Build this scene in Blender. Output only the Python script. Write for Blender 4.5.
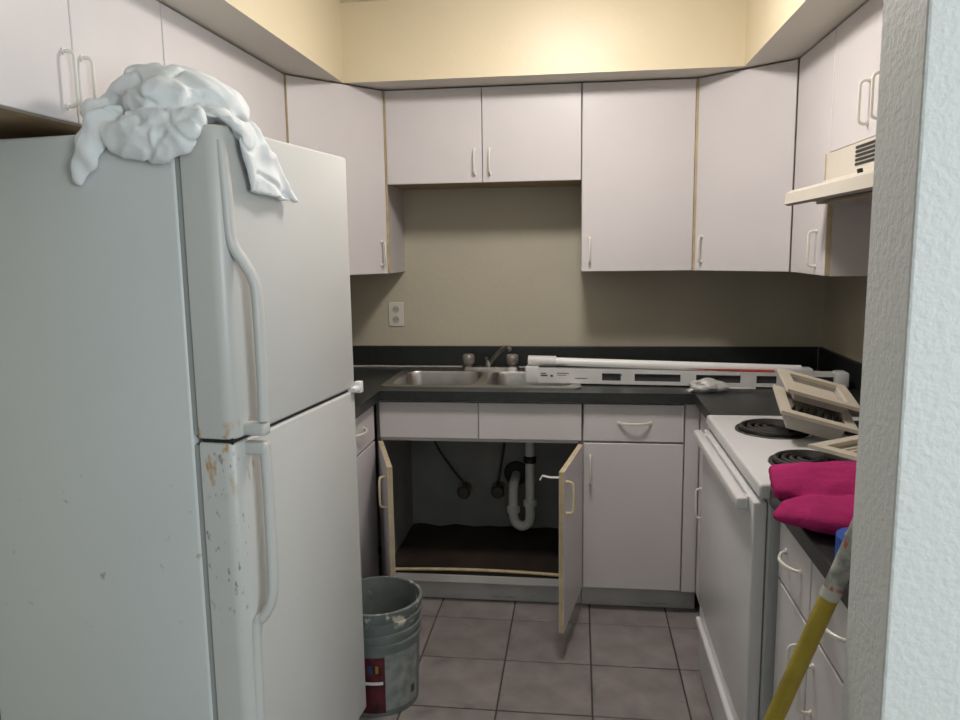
import bpy, bmesh, math, random
from mathutils import Vector, Matrix, noise

random.seed(7)
for o in list(bpy.data.objects):
    bpy.data.objects.remove(o, do_unlink=True)
S = bpy.context.scene
C = S.collection

# ------------------------------------------------------------------ camera
CAM_H = 1.478
cam_data = bpy.data.cameras.new('camera')
cam = bpy.data.objects.new('camera', cam_data)
C.objects.link(cam)
cam_data.sensor_fit = 'HORIZONTAL'
cam_data.sensor_width = 36.0
cam_data.lens = 769.0 / 960.0 * 36.0
cam_data.clip_start = 0.02
# image axes from the vanishing points of the room (right, down, forward)
F = 769.0
dv = Vector((98, -114, F)).normalized()
zv = Vector((73, 5256, F)); zv = (zv - dv * zv.dot(dv)).normalized()
xv = zv.cross(dv)
rows = (xv, dv, -zv)                      # world X, Y, Z expressed in image axes
right = Vector((rows[0][0], rows[1][0], rows[2][0]))
down = Vector((rows[0][1], rows[1][1], rows[2][1]))
fwd = Vector((rows[0][2], rows[1][2], rows[2][2]))
m = Matrix.Identity(4)
for i in range(3):
    m[i][0], m[i][1], m[i][2] = right[i], -down[i], -fwd[i]
m[2][3] = CAM_H
cam.matrix_world = m
S.camera = cam

# ------------------------------------------------------------------ world, light, exposure
w = bpy.data.worlds.new('world'); S.world = w
w.use_nodes = True
w.node_tree.nodes['Background'].inputs[0].default_value = (0.62, 0.78, 1.0, 1)
w.node_tree.nodes['Background'].inputs[1].default_value = 0.6
S.view_settings.view_transform = 'Standard'
S.view_settings.look = 'None'
S.view_settings.gamma = 1.0
S.view_settings.use_curve_mapping = False
S.view_settings.exposure = 0.0
DAYLIGHT = 78.0
LAMP = 72.0
ld = bpy.data.lights.new('window_daylight', 'AREA')
ld.shape = 'RECTANGLE'; ld.size = 1.7; ld.size_y = 1.5
ld.energy = DAYLIGHT; ld.color = (0.89, 0.97, 1.0)
lo = bpy.data.objects.new('window_daylight', ld); C.objects.link(lo)
lo.location = (2.18, -1.15, 1.55); lo.rotation_euler = (math.radians(90), 0, math.radians(90))

# ------------------------------------------------------------------ materials
MATS = {}
def mat(name, col, rough=0.5, metal=0.0, bump=0.0, bscale=60.0, var=0.0, vscale=8.0, col2=None, spec=0.5, emit=None, trans=0.0):
    if name in MATS: return MATS[name]
    mt = bpy.data.materials.new(name); mt.use_nodes = True
    nt = mt.node_tree; b = nt.nodes['Principled BSDF']
    b.inputs['Base Color'].default_value = (*col, 1)
    b.inputs['Roughness'].default_value = rough
    b.inputs['Metallic'].default_value = metal
    b.inputs['Specular IOR Level'].default_value = spec
    if trans: b.inputs['Transmission Weight'].default_value = trans
    if emit:
        b.inputs['Emission Color'].default_value = (*emit[0], 1)
        b.inputs['Emission Strength'].default_value = emit[1]
    tc = nt.nodes.new('ShaderNodeTexCoord')
    if bump:
        n = nt.nodes.new('ShaderNodeTexNoise'); n.inputs['Scale'].default_value = bscale; n.inputs['Detail'].default_value = 3
        bp = nt.nodes.new('ShaderNodeBump'); bp.inputs['Strength'].default_value = bump; bp.inputs['Distance'].default_value = 0.004
        nt.links.new(tc.outputs['Object'], n.inputs['Vector'])
        nt.links.new(n.outputs['Fac'], bp.inputs['Height'])
        nt.links.new(bp.outputs['Normal'], b.inputs['Normal'])
    if var or col2:
        c2 = col2 or tuple(c * (1 - var) for c in col)
        n2 = nt.nodes.new('ShaderNodeTexNoise'); n2.inputs['Scale'].default_value = vscale; n2.inputs['Detail'].default_value = 5
        rp = nt.nodes.new('ShaderNodeValToRGB')
        rp.color_ramp.elements[0].position = 0.35; rp.color_ramp.elements[1].position = 0.68
        rp.color_ramp.elements[0].color = (*col, 1); rp.color_ramp.elements[1].color = (*c2, 1)
        nt.links.new(tc.outputs['Object'], n2.inputs['Vector'])
        nt.links.new(n2.outputs['Fac'], rp.inputs['Fac'])
        nt.links.new(rp.outputs['Color'], b.inputs['Base Color'])
    MATS[name] = mt
    return mt

def stain(mt, col, scale, lo_, hi_, stretch=(1, 1, 1), seed=0.0, rng=None, axis='Z'):
    """mix a stain colour over the current base colour where a noise is high; rng limits it to a range of object coordinates"""
    nt = mt.node_tree; b = nt.nodes['Principled BSDF']; L = nt.links
    tc = nt.nodes.new('ShaderNodeTexCoord'); mp = nt.nodes.new('ShaderNodeMapping')
    mp.inputs['Scale'].default_value = stretch; mp.inputs['Location'].default_value = (seed, seed * 1.7, seed * .3)
    n = nt.nodes.new('ShaderNodeTexNoise'); n.inputs['Scale'].default_value = scale; n.inputs['Detail'].default_value = 4
    mr = nt.nodes.new('ShaderNodeMapRange'); mr.inputs[1].default_value = lo_; mr.inputs[2].default_value = hi_
    L.new(tc.outputs['Object'], mp.inputs['Vector']); L.new(mp.outputs['Vector'], n.inputs['Vector']); L.new(n.outputs['Fac'], mr.inputs[0])
    fac = mr.outputs[0]
    if rng:
        sp = nt.nodes.new('ShaderNodeSeparateXYZ'); L.new(tc.outputs['Object'], sp.inputs[0])
        for (a, c, *ax) in rng:                       # smooth limits: value a -> 0, value c -> 1
            r2 = nt.nodes.new('ShaderNodeMapRange'); r2.inputs[1].default_value = a; r2.inputs[2].default_value = c
            L.new(sp.outputs[ax[0] if ax else axis], r2.inputs[0])
            mu = nt.nodes.new('ShaderNodeMath'); mu.operation = 'MULTIPLY'
            L.new(fac, mu.inputs[0]); L.new(r2.outputs[0], mu.inputs[1]); fac = mu.outputs[0]
    mx = nt.nodes.new('ShaderNodeMix'); mx.data_type = 'RGBA'
    mx.inputs[7].default_value = (*col, 1)
    src = b.inputs['Base Color'].links
    if src: L.new(src[0].from_socket, mx.inputs[6])
    else: mx.inputs[6].default_value = b.inputs['Base Color'].default_value
    L.new(fac, mx.inputs[0]); L.new(mx.outputs[2], b.inputs['Base Color'])

M_wall = mat('wall_paint', (0.55, 0.505, 0.40), 0.55, bump=0.25, bscale=45, var=0.06, vscale=3)
M_soffit = mat('soffit_paint', (0.73, 0.64, 0.455), 0.42, bump=0.2, bscale=45, var=0.04, vscale=3)
M_soffit_under = mat('soffit_under_paint', (0.66, 0.62, 0.55), 0.6, bump=0.2, bscale=60)
M_jamb = mat('divider_paint', (0.70, 0.715, 0.70), 0.6, bump=0.5, bscale=95)
M_ceil = mat('ceiling_paint', (0.78, 0.75, 0.68), 0.8, bump=0.4, bscale=60)
M_lam = mat('white_laminate', (0.67, 0.64, 0.65), 0.38, var=0.05, vscale=3)
M_tan = mat('tan_edge', (0.62, 0.50, 0.30), 0.55, var=0.25, vscale=20)
M_carc = mat('carcass', (0.56, 0.54, 0.54), 0.5, var=0.06, vscale=4)
M_under = mat('raw_underside', (0.38, 0.27, 0.16), 0.7, var=0.2, vscale=12)
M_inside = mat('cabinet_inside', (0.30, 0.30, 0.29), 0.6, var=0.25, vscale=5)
M_handle = mat('cream_handle', (0.80, 0.77, 0.70), 0.35)
M_handle_y = mat('yellowed_handle', (0.78, 0.68, 0.42), 0.35)
M_kick = mat('toe_kick', (0.64, 0.64, 0.64), 0.6, var=0.2, vscale=6)
M_counter = mat('charcoal_laminate', (0.030, 0.034, 0.034), 0.32, var=0.3, vscale=40, bump=0.03, bscale=200)
M_splash = mat('dark_splash', (0.018, 0.022, 0.022), 0.42, var=0.3, vscale=40)
M_caulk = mat('caulk', (0.45, 0.44, 0.42), 0.7, var=0.3, vscale=30)
M_steel = mat('brushed_steel', (0.56, 0.54, 0.52), 0.33, metal=1.0, var=0.15, vscale=20)
M_chrome = mat('dull_chrome', (0.42, 0.41, 0.40), 0.28, metal=1.0, var=0.2, vscale=25)
M_knob = mat('smoky_knob', (0.30, 0.28, 0.26), 0.3, metal=0.5)
M_fridge = mat('fridge_enamel', (0.62, 0.645, 0.64), 0.36, bump=0.03, bscale=140, var=0.035, vscale=2.5)
M_fridge_door = mat('fridge_door_enamel', (0.56, 0.565, 0.55), 0.36, bump=0.03, bscale=140, var=0.035, vscale=3)
M_gasket = mat('grey_gasket', (0.33, 0.35, 0.34), 0.6)
M_range = mat('range_enamel', (0.68, 0.68, 0.69), 0.25, var=0.03, vscale=4)
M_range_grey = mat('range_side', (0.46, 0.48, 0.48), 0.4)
M_coil = mat('burner_coil', (0.018, 0.017, 0.016), 0.45)
M_bowl = mat('drip_bowl', (0.30, 0.29, 0.28), 0.22, metal=1.0, var=0.5, vscale=25)
M_black = mat('black', (0.012, 0.012, 0.012), 0.5)
M_hood = mat('almond_hood', (0.66, 0.615, 0.53), 0.4, var=0.05, vscale=5)
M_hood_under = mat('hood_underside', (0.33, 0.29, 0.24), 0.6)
M_beige = mat('beige_plastic', (0.60, 0.545, 0.45), 0.45, var=0.08, vscale=10)
M_beige_box = mat('grey_beige_plastic', (0.42, 0.395, 0.35), 0.55, var=0.2, vscale=10)
M_pink = mat('magenta_terry', (0.44, 0.03, 0.15), 0.95, bump=0.6, bscale=260, var=0.2, vscale=12, spec=0.1)
M_cloth = mat('white_cotton', (0.80, 0.83, 0.84), 0.95, bump=0.15, bscale=300, var=0.07, vscale=14, spec=0.1)
M_bucket = mat('grey_bucket', (0.175, 0.20, 0.195), 0.5, var=0.2, vscale=14, col2=(0.12, 0.14, 0.135))
M_red = mat('bucket_red_label', (0.13, 0.014, 0.02), 0.5, var=0.8, vscale=30)
M_lab = mat('bucket_pale_label', (0.30, 0.325, 0.32), 0.5, var=0.4, vscale=30)
M_white = mat('white_plastic', (0.80, 0.80, 0.80), 0.35)
M_pvc = mat('white_pvc', (0.84, 0.83, 0.79), 0.4, var=0.1, vscale=18)
M_valve = mat('dark_valve', (0.10, 0.085, 0.07), 0.5, metal=0.6)
M_pole = mat('yellow_pole', (0.44, 0.33, 0.03), 0.4, var=0.3, vscale=18)
M_blue = mat('blue_tape', (0.02, 0.09, 0.42), 0.55)
M_card = mat('cardboard', (0.45, 0.38, 0.30), 0.8)
M_rotwood = mat('stained_board', (0.045, 0.028, 0.021), 0.6, col2=(0.012, 0.009, 0.008), vscale=5, bump=0.3, bscale=30)
M_bag = mat('clear_bag', (0.62, 0.62, 0.60), 0.25, bump=0.3, bscale=60, trans=0.25)
M_grout = mat('grout', (0.075, 0.065, 0.060), 0.9)
M_print = mat('print_dark', (0.05, 0.05, 0.055), 0.6)
M_redprint = mat('print_red', (0.50, 0.06, 0.035), 0.5)
M_outlet = mat('outlet_plate', (0.72, 0.69, 0.64), 0.4)
stain(M_fridge_door, (0.42, 0.25, 0.08), 38, 0.56, 0.66, (1, 1, .5), 3.0, [(0.94, 1.03), (1.125, 1.10), (.11, .06, 'Y')])
stain(M_fridge_door, (0.24, 0.23, 0.21), 70, 0.60, 0.68, (1, 1, .5), 9.0, [(0.62, 0.75), (1.09, 1.05), (.04, .02, 'Y')])
stain(M_fridge, (0.36, 0.31, 0.23), 26, 0.655, 0.76, (1, 1, 1.2), 5.0, [(0.55, 0.75), (1.10, 0.95)])
stain(M_bucket, (0.62, 0.60, 0.48), 26, 0.585, 0.66, (1, 1, .6), 2.0, [(0.29, 0.315)])
stain(M_kick, (0.12, 0.11, 0.10), 9, 0.64, 0.78, (1, 1, 5), 1.0)

# floor tile: mottled taupe ceramic
M_tile = mat('taupe_tile', (0.205, 0.182, 0.178), 0.42, col2=(0.30, 0.268, 0.26), vscale=9, bump=0.05, bscale=25)
stain(M_tile, (0.08, 0.065, 0.06), 6, 0.62, 0.85, (1, 1, 1), 4.0)
stain(M_tile, (0.30, 0.26, 0.25), 16, 0.66, 0.85, (1, 1, 1), 8.0)

# ------------------------------------------------------------------ helpers
def thing(name, label, cat, loc=(0, 0, 0), rz=0.0, group=None):
    o = bpy.data.objects.new(name, None); C.objects.link(o)
    o.empty_display_size = 0.05
    o.location = loc; o.rotation_euler = (0, 0, rz)
    o['label'] = label; o['category'] = cat
    if group: o['group'] = group
    o['_inv'] = [v for r in (Matrix.Translation(loc) @ Matrix.Rotation(rz, 4, 'Z')).inverted() for v in r]
    return o

def inv_of(o):
    while o.parent: o = o.parent
    if '_inv' in o:
        a = list(o['_inv']); return Matrix([a[i * 4:i * 4 + 4] for i in range(4)])
    return Matrix.Identity(4)

def obj(name, bm, mats, parent=None, local=False, smooth=False, label=None):
    """link a bmesh as ONE mesh object; geometry is in world space unless local"""
    if parent is not None and not local: bm.transform(inv_of(parent))
    bmesh.ops.recalc_face_normals(bm, faces=bm.faces[:])
    me = bpy.data.meshes.new(name); bm.to_mesh(me); bm.free()
    for mm in (mats if isinstance(mats, (list, tuple)) else [mats]): me.materials.append(mm)
    if smooth:
        for p in me.polygons: p.use_smooth = True
        try: me.set_sharp_from_angle(angle=math.radians(42))
        except Exception: pass
    o = bpy.data.objects.new(name, me); C.objects.link(o)
    o.parent = parent
    if label: o['label'] = label
    return o

def tag(o, label, cat, group=None):
    o['label'] = label; o['category'] = cat
    if group: o['group'] = group
    return o

def struct(name, bm, mats, label=None, parent=None, smooth=False):
    o = obj(name, bm, mats, parent, smooth=smooth)
    if parent is None: o['kind'] = 'structure'
    if label: o['label'] = label
    return o

def NB(): return bmesh.new()

def box(bm, x0, x1, y0, y1, z0, z1, bev=0.0, seg=2, mi=0, M=None):
    x0, x1 = sorted((x0, x1)); y0, y1 = sorted((y0, y1)); z0, z1 = sorted((z0, z1))
    vs = [bm.verts.new((x, y, z)) for z in (z0, z1) for y in (y0, y1) for x in (x0, x1)]
    fs = [bm.faces.new([vs[i] for i in q]) for q in ((0, 2, 3, 1), (4, 5, 7, 6), (0, 1, 5, 4), (2, 6, 7, 3), (0, 4, 6, 2), (1, 3, 7, 5))]
    for f in fs: f.material_index = mi
    if bev:
        es = list({e for f in fs for e in f.edges})
        r = bmesh.ops.bevel(bm, geom=es, offset=bev, segments=seg, affect='EDGES', profile=0.5)
        vs = list({v for f in r['faces'] for v in f.verts} | {v for v in vs if v.is_valid})
    if M is not None:
        for v in vs: v.co = M @ v.co
    return [v for v in vs if v.is_valid]

def prism(bm, pts, a, b, axis='y', mi=0):
    """polygon extruded from a to b along an axis; pts are the other two coordinates in order"""
    def P(p, t):
        return {'x': (t, p[0], p[1]), 'y': (p[0], t, p[1]), 'z': (p[0], p[1], t)}[axis]
    A = [bm.verts.new(P(p, a)) for p in pts]; B = [bm.verts.new(P(p, b)) for p in pts]
    n = len(pts); fs = [bm.faces.new(A), bm.faces.new(B[::-1])]
    for i in range(n): fs.append(bm.faces.new((A[i], B[i], B[(i + 1) % n], A[(i + 1) % n])))
    for f in fs: f.material_index = mi
    return fs

def spline(pts, n):
    """Catmull-Rom through the points"""
    P = [Vector(p) for p in pts]; P = [P[0] * 2 - P[1]] + P + [P[-1] * 2 - P[-2]]
    out = []
    for i in range(1, len(P) - 2):
        for k in range(n):
            t = k / n
            out.append(0.5 * ((2 * P[i]) + (P[i + 1] - P[i - 1]) * t + (2 * P[i - 1] - 5 * P[i] + 4 * P[i + 1] - P[i + 2]) * t * t + (3 * P[i] - P[i - 1] - 3 * P[i + 1] + P[i + 2]) * t ** 3))
    out.append(P[-2]); return out

def tube(bm, pts, r, n=10, flat=None, up=None, caps=True, mi=0):
    """sweep a circle (or an ellipse with radii r, flat; up fixes the flat direction) along points; r may be a list"""
    P = [Vector(p) for p in pts]; rings = []; nrm = None
    for i, p in enumerate(P):
        t = (P[min(i + 1, len(P) - 1)] - P[max(i - 1, 0)]).normalized()
        if up is not None: nrm = Vector(up)
        if nrm is None: nrm = Vector((0, 0, 1)) if abs(t.z) < 0.9 else Vector((1, 0, 0))
        nrm = (nrm - t * nrm.dot(t)).normalized(); bn = t.cross(nrm)
        ri = r[i] if isinstance(r, (list, tuple)) else r
        fi = ri if flat is None else (flat[i] if isinstance(flat, (list, tuple)) else flat)
        rings.append([bm.verts.new(p + bn * math.cos(2 * math.pi * k / n) * ri + nrm * math.sin(2 * math.pi * k / n) * fi) for k in range(n)])
    for a, b in zip(rings, rings[1:]):
        for k in range(n): bm.faces.new((a[k], a[(k + 1) % n], b[(k + 1) % n], b[k])).material_index = mi
    if caps:
        bm.faces.new(rings[0][::-1]).material_index = mi; bm.faces.new(rings[-1]).material_index = mi
    return rings

def lathe(bm, prof, c=(0, 0, 0), n=32, M=None, mi=0, a0=0.0, a1=2 * math.pi):
    full = abs(a1 - a0 - 2 * math.pi) < 1e-6
    cnt = n if full else n + 1
    rings = []; allv = []
    for r, z in prof:
        if r < 1e-6: v = bm.verts.new((0, 0, z)); rings.append([v]); allv.append(v)
        else:
            rr = [bm.verts.new((r * math.cos(a0 + (a1 - a0) * k / n), r * math.sin(a0 + (a1 - a0) * k / n), z)) for k in range(cnt)]
            rings.append(rr); allv += rr
    for a, b in zip(rings, rings[1:]):
        for k in range(n):
            k2 = (k + 1) % cnt
            if len(a) == 1 and len(b) == 1: continue
            if len(a) == 1: f = bm.faces.new((a[0], b[k2], b[k]))
            elif len(b) == 1: f = bm.faces.new((a[k], a[k2], b[0]))
            else: f = bm.faces.new((a[k], a[k2], b[k2], b[k]))
            f.material_index = mi
    T = Matrix.Translation(c) @ (M if M is not None else Matrix.Identity(4))
    for v in allv: v.co = T @ v.co
    return allv

def frame_M(p, xdir, ydir=None, zdir=(0, 0, 1)):
    """matrix with origin p whose local x is xdir and local z is zdir"""
    x = Vector(xdir).normalized(); z = Vector(zdir); z = (z - x * z.dot(x)).normalized(); y = z.cross(x)
    mm = Matrix.Identity(4)
    for i in range(3): mm[i][0], mm[i][1], mm[i][2], mm[i][3] = x[i], y[i], z[i], p[i]
    return mm

def pull(parent, p, along, out, L=0.10, H=0.026, r=0.0038, mt=None, bow=False, label=None):
    """a D-shaped cabinet pull: centre p on the surface, direction along, projecting out (world)"""
    p, a, o_ = Vector(p), Vector(along).normalized(), Vector(out).normalized()
    h = L / 2
    if bow:
        pts = [p + a * (-h + L * t) + o_ * (H * math.sin(math.pi * t) ** 0.6 if 0 < t < 1 else 0) for t in [i / 16 for i in range(17)]]
    else:
        c = 0.012
        pts = [p - a * h, p - a * h + o_ * (H - c), p - a * (h - c * .3) + o_ * (H - c * .3), p - a * (h - c) + o_ * H,
               p + a * (h - c) + o_ * H, p + a * (h - c * .3) + o_ * (H - c * .3), p + a * h + o_ * (H - c), p + a * h]
    bm = NB(); tube(bm, pts, r, 8, flat=r * 1.15)
    for s in (0, -1):
        q = pts[s]; tube(bm, [q, q + o_ * 0.004], r * 1.9, 10)
    return obj('handle', bm, mt or M_handle, parent, smooth=True, label=label)

def slab(parent, name, p0, p1, z0, z1, out, th=0.019, mats=None, gap=0.0015):
    """a door or drawer front standing on the line p0-p1 (x, y) and th thick towards out; sides take material 1"""
    p0, p1 = Vector((*p0, 0)), Vector((*p1, 0)); d = (p1 - p0); L = d.length; d.normalize()
    o_ = Vector((*out, 0)).normalized()
    bm = NB()
    vs = box(bm, gap, L - gap, 0, th, z0 + gap, z1 - gap, 0.0018, 1)
    Mx = Matrix.Identity(4)
    for i in range(3): Mx[i][0], Mx[i][1], Mx[i][2], Mx[i][3] = d[i], o_[i], (0, 0, 1)[i], p0[i]
    for f in bm.faces:
        c = f.normal; f.material_index = 0
    bm.normal_update()
    for f in bm.faces:
        f.material_index = 1 if abs(f.normal.y) < 0.3 else 0
    for v in bm.verts: v.co = Mx @ v.co
    return obj(name, bm, mats or [M_lam, M_carc], parent)

TANEDGE = [M_lam, M_tan]

# ================================================================== SETTING
XL, XR, YB, YD0, YD1, XJ, ZC = -1.42, 1.09, 3.595, 0.98, 1.122, 0.394, 2.44

# floor with single tiles
bm = NB(); box(bm, -3.3, 2.3, -3.2, YB + .1, -0.10, -0.005)
floor = struct('floor', bm, M_grout, 'taupe ceramic tile floor with dark grout')
tile_meshes = []
PX, PY, GX, GY = 0.3077, 0.3060, 0.0530, 2.8900
for k in range(5):
    bm = NB()
    box(bm, -PX / 2 + .003, PX / 2 - .003, -PY / 2 + .003, PY / 2 - .003, -0.006, 0.0, 0.0015, 1)
    me = bpy.data.meshes.new('tile'); bmesh.ops.recalc_face_normals(bm, faces=bm.faces[:]); bm.to_mesh(me); bm.free()
    mk = M_tile.copy(); mk.name = 'taupe_tile_%d' % k
    for nd in mk.node_tree.nodes:
        if nd.type == 'MAPPING': nd.inputs['Location'].default_value = (k * 3.1, k * 1.3, 0)
        if nd.type == 'VALTORGB':
            for e in nd.color_ramp.elements:
                c = e.color; s = 1 + (k - 2) * .035; e.color = (c[0] * s, c[1] * s, c[2] * s, 1)
    me.materials.append(mk); tile_meshes.append(me)
for i in range(-5, 5):
    for j in range(-13, 3):
        x, y = GX + (i + .5) * PX, GY + (j + .5) * PY
        if x < XL - .05 or x > XR + .05 or y > YB: continue
        if y < 0.6 and x > XJ: pass
        t = bpy.data.objects.new('tile', tile_meshes[random.randrange(5)]); C.objects.link(t)
        t.location = (x, y, random.uniform(-.0008, 0)); t.rotation_euler = (0, 0, math.pi * random.randrange(2)); t.parent = floor

bm = NB(); box(bm, XL - .1, XR + .1, YB, YB + .1, 0, ZC)
struct('wall_back', bm, M_wall, 'beige painted wall behind the sink counter')
bm = NB(); box(bm, XL - .1, XL, YD0, YB, 0, ZC)
struct('wall_left', bm, M_wall, 'beige wall behind the refrigerator')
bm = NB(); box(bm, XR, XR + .1, YD1, YB, 0, ZC)
struct('wall_right', bm, M_wall, 'beige wall behind the range')
# divider wall whose end is the near jamb on the right
bm = NB(); box(bm, XJ, 2.3, YD0, YD1, 0, ZC, 0.004, 2)
struct('wall_front', bm, M_jamb, 'textured white wall end beside the opening')
# room the photographer stands in
bm = NB(); box(bm, -3.3, XL - .1, YD0, YD1, 0, ZC)
struct('wall_front_left', bm, M_jamb, 'textured white wall left of the opening')
bm = NB()
box(bm, 2.2, 2.3, -3.2, -2.05, 0, ZC); box(bm, 2.2, 2.3, -.25, YD0, 0, ZC)
box(bm, 2.2, 2.3, -2.05, -.25, 0, 0.75); box(bm, 2.2, 2.3, -2.05, -.25, 2.35, ZC)
struct('wall_outer_right', bm, M_jamb, 'side wall of the outer room with a window')
bm = NB()
for a, b in ((-2.05, -2.0), (-1.175, -1.125), (-.30, -.25)): box(bm, 2.23, 2.28, a, b, .75, 2.35)
for a, b in ((.75, .80), (2.30, 2.35)): box(bm, 2.23, 2.28, -2.0, -.30, a, b)
struct('window_1', bm, M_white, 'white window frame of the outer room')
bm = NB(); box(bm, -3.3, -3.2, -3.2, YD0, 0, ZC)
struct('wall_outer_left', bm, M_jamb, 'side wall of the outer room')
bm = NB(); box(bm, -3.2, 2.2, -3.2, -3.1, 0, ZC)
struct('wall_outer_back', bm, M_jamb, 'wall behind the viewer')
bm = NB(); box(bm, -3.3, 2.3, -3.2, YB + .1, ZC, ZC + .1)
struct('ceiling', bm, M_ceil, 'pale textured ceiling')
# soffit above the wall cabinets
ZS = 2.137
def soffit(name, x0, x1, y0, y1, label):
    bm = NB(); box(bm, x0, x1, y0, y1, ZS, ZC)
    bm.normal_update()
    for f in bm.faces: f.material_index = 1 if f.normal.z < -.5 else 0
    struct(name, bm, [M_soffit, M_soffit_under], label)
soffit('trim_1', XL, XR, 3.115, YB, 'cream painted soffit above the back cabinets')
soffit('trim_2', XL, -0.935, YD1, 3.115, 'cream painted soffit above the left cabinets')
soffit('trim_3', 0.618, XR, YD1, 3.115, 'cream painted soffit above the right cabinets')

# ceiling lamp (above the frame): the light of the kitchen
t = thing('ceiling_lamp', 'round white dome lamp on the kitchen ceiling', 'lamp', (-0.04, 2.30, ZC))
bm = NB(); lathe(bm, [(0, 0), (.17, 0), (.17, -.02), (.155, -.025), (0, -.025)], (-0.04, 2.30, ZC - .001), 40)
obj('lamp_base', bm, M_white, t, smooth=True)
M_lamp = mat('lamp_glass', (0.9, 0.88, 0.8), 0.4, emit=((1.0, 0.935, 0.88), LAMP))
bm = NB(); lathe(bm, [(.15, -.026), (.148, -.045), (.125, -.075), (.08, -.095), (0, -.103)], (-0.04, 2.30, ZC), 40)
obj('lamp_glass', bm, M_lamp, t, smooth=True)

# ================================================================== WALL CABINETS
UF, ZU0, ZU1 = 3.273, 1.370, 2.133      # front plane of back cabinets, bottom, top
DT = 0.019
def carcass(parent, x0, x1, y0, y1, z0, z1, name='body'):
    bm = NB(); box(bm, x0, x1, y0, y1, z0, z1, 0.001, 1)
    bm.normal_update()
    for f in bm.faces: f.material_index = 1 if f.normal.z < -.5 else 0
    return obj(name, bm, [M_carc, M_under], parent)

G = 'white wall cabinets'
# over the sink: two short doors
t = thing('wall_cabinet', 'short white two-door wall cabinet above the sink', 'cabinet', (-.40, 3.44, 1.748), group=G)
carcass(t, -.808, .012, UF + DT, YB - .001, 1.748, ZU1)
d = slab(t, 'door', (-.808, UF + DT), (-.398, UF + DT), 1.746, ZU1, (0, -1)); pull(d, (-.430, UF, 1.832), (0, 0, 1), (0, -1, 0))
d = slab(t, 'door', (-.398, UF + DT), (.012, UF + DT), 1.746, ZU1, (0, -1)); pull(d, (-.366, UF, 1.832), (0, 0, 1), (0, -1, 0))
# single tall door, right of it
t = thing('wall_cabinet', 'tall white single-door wall cabinet right of the short sink cabinet', 'cabinet', (.24, 3.44, ZU0), group=G)
carcass(t, .014, .468, UF + DT, YB - .001, ZU0, ZU1)
d = slab(t, 'door', (.014, UF + DT), (.467, UF + DT), ZU0, ZU1, (0, -1), mats=TANEDGE); pull(d, (.048, UF, 1.460), (0, 0, 1), (0, -1, 0))
# diagonal corner cabinets
def corner_cab(label, A, B, corner, out, hp, group):
    """A on the back run, B on the side run, corner = wall corner; both (x, y)"""
    t = thing('corner_wall_cabinet', label, 'cabinet', (corner[0] * .9, corner[1] - .15, ZU0), group=group)
    A, B = Vector(A), Vector(B); o_ = Vector(out).normalized()
    a2, b2 = A - o_ * DT, B - o_ * DT
    sx = 1 if corner[0] > 0 else -1
    poly = [(a2.x, a2.y), (A.x, YB - .001), (corner[0] - sx * .001, YB - .001), (corner[0] - sx * .001, B.y), (b2.x, b2.y)]
    bm = NB(); prism(bm, poly, ZU0, ZU1, 'z')
    bm.normal_update(); bmesh.ops.recalc_face_normals(bm, faces=bm.faces[:])
    for f in bm.faces: f.material_index = 1 if f.normal.z < -.5 else 0
    obj('body', bm, [M_carc, M_under], t)
    e = (B - A).normalized() * .0025
    for k, q in enumerate((A, B) if sx < 0 else (A,)):
        bm = NB(); sg = sx if k == 0 else 0
        box(bm, q.x - .0045, q.x + .0045, q.y + .0035, q.y + .018, ZU0 + .002, ZU1 - .001)
        obj('edge_strip', bm, M_tan, t)
    d = slab(t, 'door', a2 + e, b2 - e, ZU0, ZU1, out, mats=TANEDGE)
    pull(d, (*((A + (B - A).normalized() * hp)), 1.458), (0, 0, 1), (*out, 0))
AR, BR = Vector((.472, 3.273)), Vector((.785, 3.010))
n = Vector((-(BR - AR).y, (BR - AR).x)); n = -n if n.y > 0 else n
corner_cab('tall white diagonal corner wall cabinet near the range hood', AR, BR, (XR, YB), n.normalized(), .035, G)
AL, BL = Vector((-.812, 3.273)), Vector((-1.10, 2.905))
n = Vector((-(BL - AL).y, (BL - AL).x)); n = -n if n.y > 0 else n
corner_cab('tall white diagonal corner wall cabinet behind the refrigerator', AL, BL, (XL, YB), n.normalized(), .035, G)
# left run, above and beyond the fridge
XU = -1.10
def side_cab(label, y0, y1, z0, splits, handles, X, wallx, out):
    t = thing('wall_cabinet', label, 'cabinet', ((X + wallx) / 2, (y0 + y1) / 2, z0), group=G)
    carcass(t, min(X - out * DT, wallx + out * .001), max(X - out * DT, wallx + out * .001), y0 + .001, y1 - .001, z0, ZU1)
    ys = [y0] + splits + [y1]
    for (a, b), hs in zip(zip(ys, ys[1:]), handles):
        d = slab(t, 'door', (X - out * DT, a), (X - out * DT, b), z0, ZU1, (out, 0), mats=TANEDGE if y1 - y0 < .45 else None)
        if hs: pull(d, (X, hs[0], hs[1]), (0, 0, 1), (out, 0, 0), L=.115)
    return t
side_cab('short white wall cabinet over the refrigerator with two handles side by side', 1.27, 2.029, 1.760, [1.640], [(1.605, 1.850), (1.668, 1.850)], XU, XL, 1)
side_cab('white wall cabinet between the over-refrigerator cabinet and the left corner', 2.031, 2.900, 1.760, [], [None], XU, XL, 1)
# right run
side_cab('narrow white wall cabinet hanging left of the range hood', 2.606, 3.004, ZU0, [], [(2.70, 1.458)], .785, XR, -1)
side_cab('short white two-door wall cabinet directly above the range hood', 1.845, 2.604, 1.757, [2.225], [(2.290, 1.855), (2.195, 1.855)], .785, XR, -1)

# dark gap line between the cabinets and the soffit is left open by the 4 mm joint

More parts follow.
